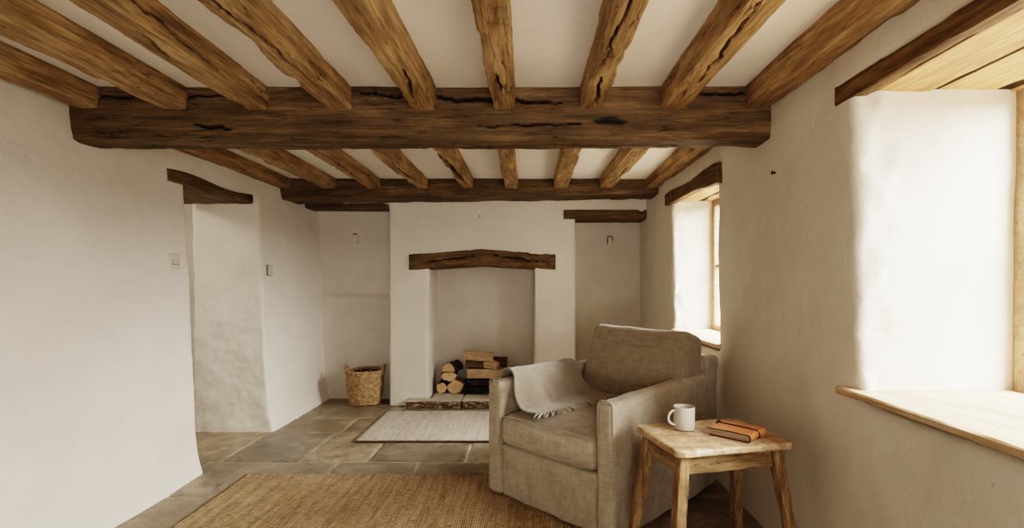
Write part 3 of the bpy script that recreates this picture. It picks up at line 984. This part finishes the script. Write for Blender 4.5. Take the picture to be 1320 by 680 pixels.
# ------------------------------------------------------------------ armchair
TH = -45 * PI / 180
u_, v_ = Vector((math.cos(TH), math.sin(TH), 0)), Vector((-math.sin(TH), math.cos(TH), 0))
W_, D_ = .82, 1.01
ctr = Vector((-.217, 2.84, 0)) + u_ * W_ / 2 + v_ * D_ / 2
chair = thing('armchair', 'oatmeal linen slipcovered armchair with loose seat and back cushions', 'armchair', (ctr.x, ctr.y, .0125), TH)
def add_part(name, V, F, mat, parent, loc=(0, 0, 0), rot=(0, 0, 0)):
    return link(name, mesh_np(name, V, F, mat), parent, loc, rot)

def slip(V, seed, k=.006):
    """slipcover slackness: soft vertical folds growing toward the hem"""
    hem = np.clip(1 - V[:, 2] / .5, 0, 1)
    f = fbm(V * np.array((9, 9, 2.0)), seed, 2)
    V[:, 0] += k * f * hem; V[:, 1] += k * fbm(V * np.array((9, 9, 2.0)) + 4, seed + 2, 2) * hem
    # flare
    V[:, 0] += np.sign(V[:, 0]) * .006 * hem ** 2 * (np.abs(V[:, 0]) > .3)
    return V
# arms
AW = .092
for s in (-1, 1):
    V, F = rbox((AW, .96, .615), .026, 40, (.006, 0, .008), .004, 5, 70 + s)
    V += np.array((s * (W_ / 2 - AW / 2), -.02, .3125))
    V[:, 2] += .012 * np.clip(V[:, 1] / .4, -1, 1) * (V[:, 2] > .4)
    V = slip(V, 80 + s)
    arm = add_part('arm', V, F, M['linen'], chair)
    # welt around the front of the arm
    x0, x1, r = s * (W_ / 2 - AW / 2) - AW / 2 + .006, s * (W_ / 2 - AW / 2) + AW / 2 - .006, .022
    pth = [(x0, z) for z in np.linspace(.02, .59, 20)] + [(x0 + r - r * math.cos(q), .59 + r * math.sin(q)) for q in np.linspace(.2, PI / 2, 5)] \
        + [(x1 - r + r * math.sin(q), .59 + r * math.cos(q)) for q in np.linspace(0, PI / 2 - .2, 5)] + [(x1, z) for z in np.linspace(.59, .02, 20)]
    mb = MB()
    mb.tube([(p[0] + s * .004 * max(0, 1 - p[1] / .5), -.489 - .003, p[1] + .0) for p in pth], .0034, 6)
    mb.build('arm_welt', M['linen'], arm)
# base / front skirt
V, F = rbox((W_ - 2 * AW + .01, .92, .275), .018, 34, (0, .006, 0), .003, 6, 91)
V += np.array((0, -.022, .1425))
V[:, 1] += .006 * fbm(V * np.array((8, 1, 3.0)), 93, 2) * np.clip(1 - V[:, 2] / .28, 0, 1)
add_part('base', V, F, M['linen'], chair)
# back
V, F = rbox((W_ - .004, .155, .715), .032, 40, (.0, .006, .006), .004, 5, 95)
V += np.array((0, .4275, .3625))
V[:, 1] += .025 * np.clip((V[:, 2] - .3) / .45, 0, 1) ** 1.2
V = slip(V, 97)
back = add_part('back', V, F, M['linen'], chair)
# dark feet just showing beneath the hem
for sx in (-1, 1):
    for sy in (-1, 1):
        link('foot', box_mesh('foot', [(sx * .34 - .025, sx * .34 + .025, sy * .38 - .025, sy * .38 + .025, -.004, .03)], M['iron'], .004), chair)
# seat cushion
V, F = rbox((W_ - 2 * AW - .004, .77, .158), .050, 44, (.004, .016, .022), .004, 5, 101)
V += np.array((0, -.12, .368))
fr = np.clip((-.33 - V[:, 1]) / .17, 0, 1)
V[:, 2] -= fr * .010
seat = add_part('seat_cushion', V, F, M['linen'], chair)
mb = MB()
for zz, yy in ((.428, -.505), (.298, -.508)):
    xs = np.linspace(-.29, .29, 30)
    mb.tube([(x, yy + .012 * (x / .3) ** 2 + .004, zz + .014 * (1 - (x / .31) ** 2) * (1 if zz > .35 else -.1)) for x in xs], .0032, 6)
mb.build('seam', M['linen'], seat)
# back cushion
V, F = rbox((.665, .205, .445), .040, 44, (.004, .032, .008), .0065, 4.5, 107)
q = V / np.array((.3325, .1025, .2225))
# puffed corners pulled in, slightly slumped
V[:, 2] += -.012 * (np.abs(q[:, 0]) < .7) * (q[:, 2] > .5) * (1 - (q[:, 0] / .7) ** 2)
V[:, 0] += .012 * -q[:, 2]  * np.sign(q[:, 0])
V[:, 1] *= 1 - .28 * np.clip(np.abs(q[:, 2]) - .45, 0, 1)
bc = add_part('back_cushion', V, F, M['linen_back'], chair, (.042, .280, .640), (-.26, .028, .0))
mb = MB()
pp = []
a, c, r = .3325 - .004, .2225 - .004, .05
for cx, cz, a0 in ((a - r, c - r, 0), (-a + r, c - r, PI / 2), (-a + r, -c + r, PI), (a - r, -c + r, 1.5 * PI)):
    for k in range(7):
        ang = a0 + PI / 2 * k / 6
        pp.append((cx + r * math.cos(ang), cz + r * math.sin(ang)))
pp.append(pp[0])
fine = []
for i in range(len(pp) - 1):
    for k in range(4):
        w = k / 4
        fine.append((pp[i][0] * (1 - w) + pp[i + 1][0] * w, pp[i][1] * (1 - w) + pp[i + 1][1] * w))
mb.tube([(x + .012 * -(z / .2225) * (1 if x > 0 else -1) * min(1, abs(x) / .1), -.052 * 1.0, z + (-.012 * (1 - (x / .2328) ** 2) if (z > .15 and abs(x) < .23) else 0)) for x, z in fine], .0036, 6)
mb.build('piping', M['linen_back'], bc)

# ------------------------------------------------------------------ throw
def throw():
    t = thing('throw_blanket', 'soft grey beige fringed throw draped over the left arm of the armchair', 'blanket', (ctr.x, ctr.y, .0125), TH)
    key = np.array([(-.425, .50), (-.424, .575), (-.421, .624), (-.397, .647), (-.362, .652), (-.325, .640), (-.296, .596), (-.265, .540), (-.230, .492), (-.195, .4735), (-.15, .4725), (-.105, .4755), (-.065, .478)])
    s = np.concatenate([[0], np.cumsum(np.linalg.norm(np.diff(key, axis=0), axis=1))])
    ns, nt = 90, 70
    ss = np.linspace(0, s[-1], ns)
    px, pz = np.interp(ss, s, key[:, 0]), np.interp(ss, s, key[:, 1])
    for _ in range(4):
        px[1:-1] = (px[:-2] + 2 * px[1:-1] + px[2:]) / 4; pz[1:-1] = (pz[:-2] + 2 * pz[1:-1] + pz[2:]) / 4
    tx, tz = np.gradient(px), np.gradient(pz)
    l = np.hypot(tx, tz); nxv, nzv = -tz / l, tx / l
    Y0 = np.linspace(-.400, .140, nt)
    top = np.zeros((ns, nt, 3))
    for i in range(ns):
        f = ss[i] / s[-1]
        # widen slightly on the seat; front edge slides forward
        y = Y0 * 1.0 + (Y0 - .17) * .17 * np.clip((f - .45) / .4, 0, 1) + .012 * math.sin(f * 9)
        fold = .010 * np.sin(y * 26 + f * 5) * np.clip((f - .42) / .2, 0, 1) * np.clip((1.02 - f) / .25, 0, 1)
        roll = .010 * np.exp(-((y - y[0]) / .02) ** 2)
        ext = (.030 - .015 * (y - y[0]) / .5) * max(0, f - .5) * 2     # the hem runs askew
        pts = np.stack([np.full(nt, px[i] + nxv[i] * 0), y, np.full(nt, pz[i])], 1)
        nz_ = fbm(np.stack([np.full(nt, ss[i] * 9), y * 9, y * 0], 1), 33, 2) * .004
        off = np.maximum(fold + nz_ + roll * .6 + .005, -.001)
        pts[:, 0] += nxv[i] * off + ext
        pts[:, 2] += nzv[i] * off
        top[i] = pts
    # sag depth on the sloped part
    V = top.reshape(-1, 3)
    F = [(i * nt + j, i * nt + j + 1, (i + 1) * nt + j + 1, (i + 1) * nt + j) for i in range(ns - 1) for j in range(nt - 1)]
    me = mesh_np('blanket_cloth', V, F, M['throw'])
    o = link('blanket_cloth', me, t)
    sd = o.modifiers.new('thick', 'SOLIDIFY'); sd.thickness = .007; sd.offset = 0
    rr = random.Random(3)
    mb = MB()
    for k in range(44):
        y = k / 43 * (nt - 1)
        p = top[-1][int(round(y))]
        dx, dy = rr.uniform(.050, .078), rr.uniform(-.050, -.025) * (1.25 - k / 43)
        pth, n = [], 7
        ph = rr.uniform(0, 6)
        fwd = max(0, 1 - k / 12)
        for j in range(n):
            w = j / (n - 1)
            pth.append((p[0] - .004 + dx * w * (1 - .3 * fwd), p[1] + (dy - .03 * fwd) * w + .003 * math.sin(w * 5 + ph), p[2] + .001 + .003 * math.sin(PI * w) - .003 * w))
        mb.tube(pth, [.0030, .0048, .0044, .0040, .0040, .0042, .0022], 6)
    mb.build('fringe', M['fringe'], t)
    return t
throw()

# ------------------------------------------------------------------ side table
tab = thing('side_table', 'small rustic wooden side table with splayed legs beside the armchair', 'table', (.7235, 2.089, 0), 13 * PI / 180)
TX, TY, TZ = .485, .37, .55
def table_top():
    V, F = rbox((TX, TY, .027), .008, 46)
    V[:, 2] += TZ - .0135
    q = V[:, :2] / np.array((TX / 2, TY / 2))
    ed = np.minimum(TX / 2 - np.abs(V[:, 0]), TY / 2 - np.abs(V[:, 1]))
    # knocked corners and worn edges
    cr = np.clip(np.abs(q[:, 0]) + np.abs(q[:, 1]) - 1.88, 0, 1)
    V[:, 0] -= np.sign(V[:, 0]) * cr * .08; V[:, 1] -= np.sign(V[:, 1]) * cr * .08
    w = np.exp(-ed / .012)
    V[:, 0] += .004 * fbm(V * 16, 61) * w; V[:, 1] += .004 * fbm(V * 16 + 3, 62) * w
    V[:, 2] += (.0012 * fbm(V * np.array((4, 22, 1.0)), 63) - .004 * np.maximum(0, fbm(V * 13, 64)) * w) * (V[:, 2] > TZ - .013)
    return add_part('table_top', V, F, M['tabletop'], tab)
table_top()
SPL = .13
lt, lb = TZ - .027, 0
for sx in (-1, 1):
    for sy in (-1, 1):
        L = TZ - .027
        me = timber('leg', L, .046, .046, M['table'], 500 + sx + 3 * sy, seg=.012, ring=40, ch=.004, wob=.002, wane=.35)
        n = len(me.vertices)
        V = np.zeros(n * 3); me.vertices.foreach_get('co', V); V = V.reshape(-1, 3)
        V[:, 2] -= .023
        # mesh runs along x from the top (x=0) down; taper, shear for splay
        u = V[:, 0] / L
        V[:, 1:] *= (1.0 - .14 * u)[:, None]
        V[:, 1] += SPL * sx * V[:, 0] ; V[:, 2] -= SPL * sy * V[:, 0]
        me.vertices.foreach_set('co', V.ravel()); me.update()
        o = link('leg', me, tab)
        # local x -> -z, local y -> x, local z -> -y
        o.matrix_local = Matrix(((0, 1, 0, sx * (TX / 2 - .052)), (0, 0, -1, sy * (TY / 2 - .05)), (-1, 0, 0, L), (0, 0, 0, 1)))
for sy in (-1, 1):
    L = TX - .13
    me = timber('apron', L, .022, .072, M['table'], 520 + sy, seg=.02, ring=36, ch=.003, wob=.0015, wane=.2)
    link('apron', me, tab, (-L / 2, sy * (TY / 2 - .043), TZ - .027 - .073))
for sx in (-1, 1):
    L = TY - .13
    me = timber('apron', L, .022, .072, M['table'], 530 + sx, seg=.02, ring=36, ch=.003, wob=.0015, wane=.2)
    link('apron', me, tab, (sx * (TX / 2 - .045), -L / 2, TZ - .027 - .073), (0, 0, PI / 2))

# ------------------------------------------------------------------ mug
mug = thing('mug', 'pale grey stoneware mug on the side table', 'mug', (.634, 2.136, TZ + .0015), 0)
def lathe(prof, n=48):
    a = np.arange(n) * 2 * PI / n
    R = np.stack([np.stack([r * np.cos(a), r * np.sin(a), np.full(n, z)], 1) for r, z in prof])
    return rings(R)
prof = [(.001, .001), (.034, .0), (.0385, .002), (.041, .006), (.0418, .03), (.0422, .06), (.0424, .085), (.0424, .0905), (.0416, .0925), (.0402, .0925), (.0392, .090), (.0388, .06), (.0382, .02), (.036, .009), (.001, .007)]
V, F = lathe(prof)
add_part('mug_body', V, F, M['mug'], mug)
mb = MB()
pth = []
for q in np.linspace(-.5 * PI * 1.05, .5 * PI * 1.05, 22):
    pth.append((-.0405 - .030 * math.cos(q), 0, .050 + .029 * math.sin(q)))
R = tube_rings(pth, .0048, 10)
mb.add(*rings(R))
h = mb.build('handle', M['mug'], mug, (0, 0, 0), (0, 0, .25))
V, F = lathe([(.001, .058), (.0386, .058), (.0386, .060), (.001, .060)], 40)
add_part('drink', V, F, M['coffee'], mug)

# ------------------------------------------------------------------ leather journal
jr = thing('leather_journal', 'tan leather bound journal with wrap strap on the side table', 'book', (.818, 2.052, TZ + .002), -45 * PI / 180)
BX, BY, BH = .163, .150, .030
V, F = rbox((BX - .008, BY - .010, BH - .009), .002, 14)
V += np.array((0, 0, BH / 2))
add_part('page_block', V, F, M['page'], jr)
# cover: C-section sheet, open on the -x... pages show on the -y side; leather wraps the +x side
def cover():
    th = .0042
    pr = []
    n = 10
    out = [(-BX / 2, 0.0), (BX / 2 - .012, 0.0)] + [(BX / 2 - .012 + .012 * math.sin(q), BH / 2 - (BH / 2) * math.cos(q)) for q in np.linspace(.15, PI - .15, n)] + [(BX / 2 - .012, BH), (0, BH + .002), (-BX / 2, BH)]
    inn = [(x if x < BX / 2 - .02 else x - th * .8, (z + th if z < BH / 2 else z - th)) for x, z in out]
    sec = np.array(out + inn[::-1])
    m = 20
    ys = np.linspace(-BY / 2, BY / 2, m)
    R = np.zeros((m, len(sec), 3))
    for i, y in enumerate(ys):
        R[i, :, 0] = sec[:, 0] + .0015 * math.sin(y * 50); R[i, :, 1] = y; R[i, :, 2] = sec[:, 1] + .0012 * math.sin(y * 37 + 1) * (sec[:, 1] > BH / 2)
    return rings(R)

V, F = cover()
nf = len(F)
mi = [1 if i >= nf - 2 else 0 for i in range(nf)]
# raw cut edges of the sheet are dark
link('leather_cover', mesh_np('leather_cover', V, F, [M['leather'], M['leather_dark']], False, mi), jr)
mb = MB()
w = .0028
pth = [(-BX / 2 - .004, .012, .006), (-BX / 2 - .003, .010, BH * .8), (-BX / 2 + .012, .008, BH + .004), (-.02, .004, BH + .0048), (.04, .0, BH + .0045), (BX / 2 - .010, .0, BH + .002), (BX / 2 + .002, .0, BH * .72), (BX / 2 + .003, .0, BH * .35), (BX / 2 - .006, 0, .001)]
mb.tube(pth, w, 6)
mb.build('wrap_strap', M['leather_dark'], jr)
mb = MB()
mb.tube([(-BX / 2 + .004, .014, BH + .004), (-BX / 2 - .002, .022, BH + .006), (-BX / 2 - .012, .02, BH - .003), (-BX / 2 - .009, .008, BH - .006)], [.004, .005, .005, .003], 8)
mb.build('strap_knot', M['leather_dark'], jr)

# ------------------------------------------------------------------ small wall things
def switch(name, label, loc, rotz, w, h, gangs, cat='switch'):
    t = thing(name, label, cat, loc, rotz)
    link('face_plate', box_mesh('face_plate', [(-w / 2, w / 2, -.010, .012, -h / 2, h / 2)], M['switch'], .003), t)
    link('shadow_gap', box_mesh('shadow_gap', [(-w / 2 - .003, w / 2 + .003, -.002, .012, -h / 2 - .003, h / 2 + .003)], M['switch_dark'], .002), t)
    for k in range(gangs):
        x = (k - (gangs - 1) / 2) * .022
        link('rocker', box_mesh('rocker', [(x - .007, x + .007, -.015, -.008, -.014, .012)], M['switch_dark' if k % 2 == 2 else 'switch'], .002), t)
        link('rocker_slot', box_mesh('rocker_slot', [(x - .006, x + .006, -.0125, -.009, -.019, -.013)], M['switch_dark'], .0), t)
    return t
# rot: local -y faces into the room (+x) on the left wall
switch('light_switch', 'cream three gang switch plate on the left wall in front of the doorway', (-2.034, 3.03, 1.262), PI / 2, .088, .088, 3)
switch('light_switch', 'smaller cream switch plate on the left wall just beyond the doorway', (-2.030, 4.155, 1.235), PI / 2, .066, .080, 1)

def back_box(label, loc, w, h, hook):
    t = thing('wall_plate', label, 'wall plate', loc)
    link('plate', box_mesh('plate', [(-w / 2, w / 2, -.018, .01, -h / 2, h / 2)], M['switch'], .004), t)
    mb = MB()
    if hook:
        mb.tube([(-w / 2 + .004, -.021, -h * .3), (-w / 2 + .006, -.022, h * .35), (0, -.022, h * .52), (w / 2 - .006, -.022, h * .4), (w / 2 - .006, -.021, .0)], .0045, 6)
        mb.build('wire_loop', M['nail'], t)
    else:
        mb.tube([(-w * .25, -.016, h / 2 + .002), (w * .3, -.016, h / 2 + .003)], .006, 6)
        mb.build('cable_stub', M['nail'], t)
    return t
back_box('small blank square plate high on the back wall of the basket alcove', (-1.695, 5.196, 1.565), .066, .088, False)
back_box('small plate with dark wire loop high in the alcove behind the armchair', (.81, 5.196, 1.545), .058, .095, True)

def nail(label, loc, d, r=.006):
    mb = MB()
    p = Vector(loc); d = Vector(d)
    mb.tube([p - d * .01, p + d * .012, p + d * .0125, p + d * .016], [r * .5, r * .5, r, r * .9], 8)
    o = mb.build('nail', M['nail'])
    return tag(o, label, 'nail')
nail('small iron nail in the chimney breast above the fireplace lintel', (-.446, 4.888, 1.75), (0, -1, 0))
n_ = nail('rusty nail with a drip stain in the right wall between the two windows', (1.104, 2.35, 1.632), (-1, 0, 0), .009)

# ------------------------------------------------------------------ light
wd = bpy.data.worlds.new('overcast')
bpy.context.scene.world = wd
wd.use_nodes = True
bg = wd.node_tree.nodes['Background']
bg.inputs[0].default_value = (1.0, .98, .94, 1)
bg.inputs[1].default_value = .6

def area(name, loc, target, sx, sy, power, color):
    l = bpy.data.lights.new(name, 'AREA')
    l.shape = 'RECTANGLE'; l.size = sx; l.size_y = sy; l.energy = power; l.color = color
    o = bpy.data.objects.new(name, l)
    C.objects.link(o)
    o.location = loc
    o.rotation_euler = (Vector(target) - Vector(loc)).to_track_quat('-Z', 'Y').to_euler()
    return o
area('daylight_near', (2.65, .6, 2.5), (1.1, .95, 1.15), 2.5, 1.9, 250, (1, .99, .955))
area('daylight_far', (2.6, 3.5, 2.4), (1.1, 3.5, 1.15), 1.5, 1.7, 230, (1, .99, .955))
area('added_rear_fill', (.85, -3.0, 1.5), (.3, 0, 1.15), 1.7, 1.8, 28, (1, .985, .945))  # added fill lamp shining in from behind the camera
area('added_ceiling_fill', (.6, -3.0, .35), (.2, 1.2, 2.03), 2.2, .9, 45, (1, .97, .92))  # added upward fill lamp that brightens ceiling and joist undersides
area('added_passage_fill', (-3.1, 3.1, 1.9), (-3.1, 3.6, 0), .4, .4, 3, (1, .95, .88))  # added lamp inside the windowless passage to lighten it

# ------------------------------------------------------------------ camera
cd = bpy.data.cameras.new('camera')
cam = bpy.data.objects.new('camera', cd)
C.objects.link(cam)
cam.location = (0, 0, 1.15)
cam.rotation_euler = (PI / 2, 0, 0)
cd.sensor_width = 36
cd.lens = 36 * 680 / 1320
cd.shift_x = -(680 - 660) / 1320
cd.shift_y = (362 - 340) / 1320
cd.clip_start = .01
sc = bpy.context.scene
sc.camera = cam
sc.view_settings.view_transform = 'Filmic'
sc.view_settings.look = 'High Contrast'
sc.view_settings.exposure = 1.84
sc.view_settings.gamma = .88
sc.cycles.use_denoising = True
sc.cycles.max_bounces = 10
sc.cycles.diffuse_bounces = 6
sc.cycles.transparent_max_bounces = 12
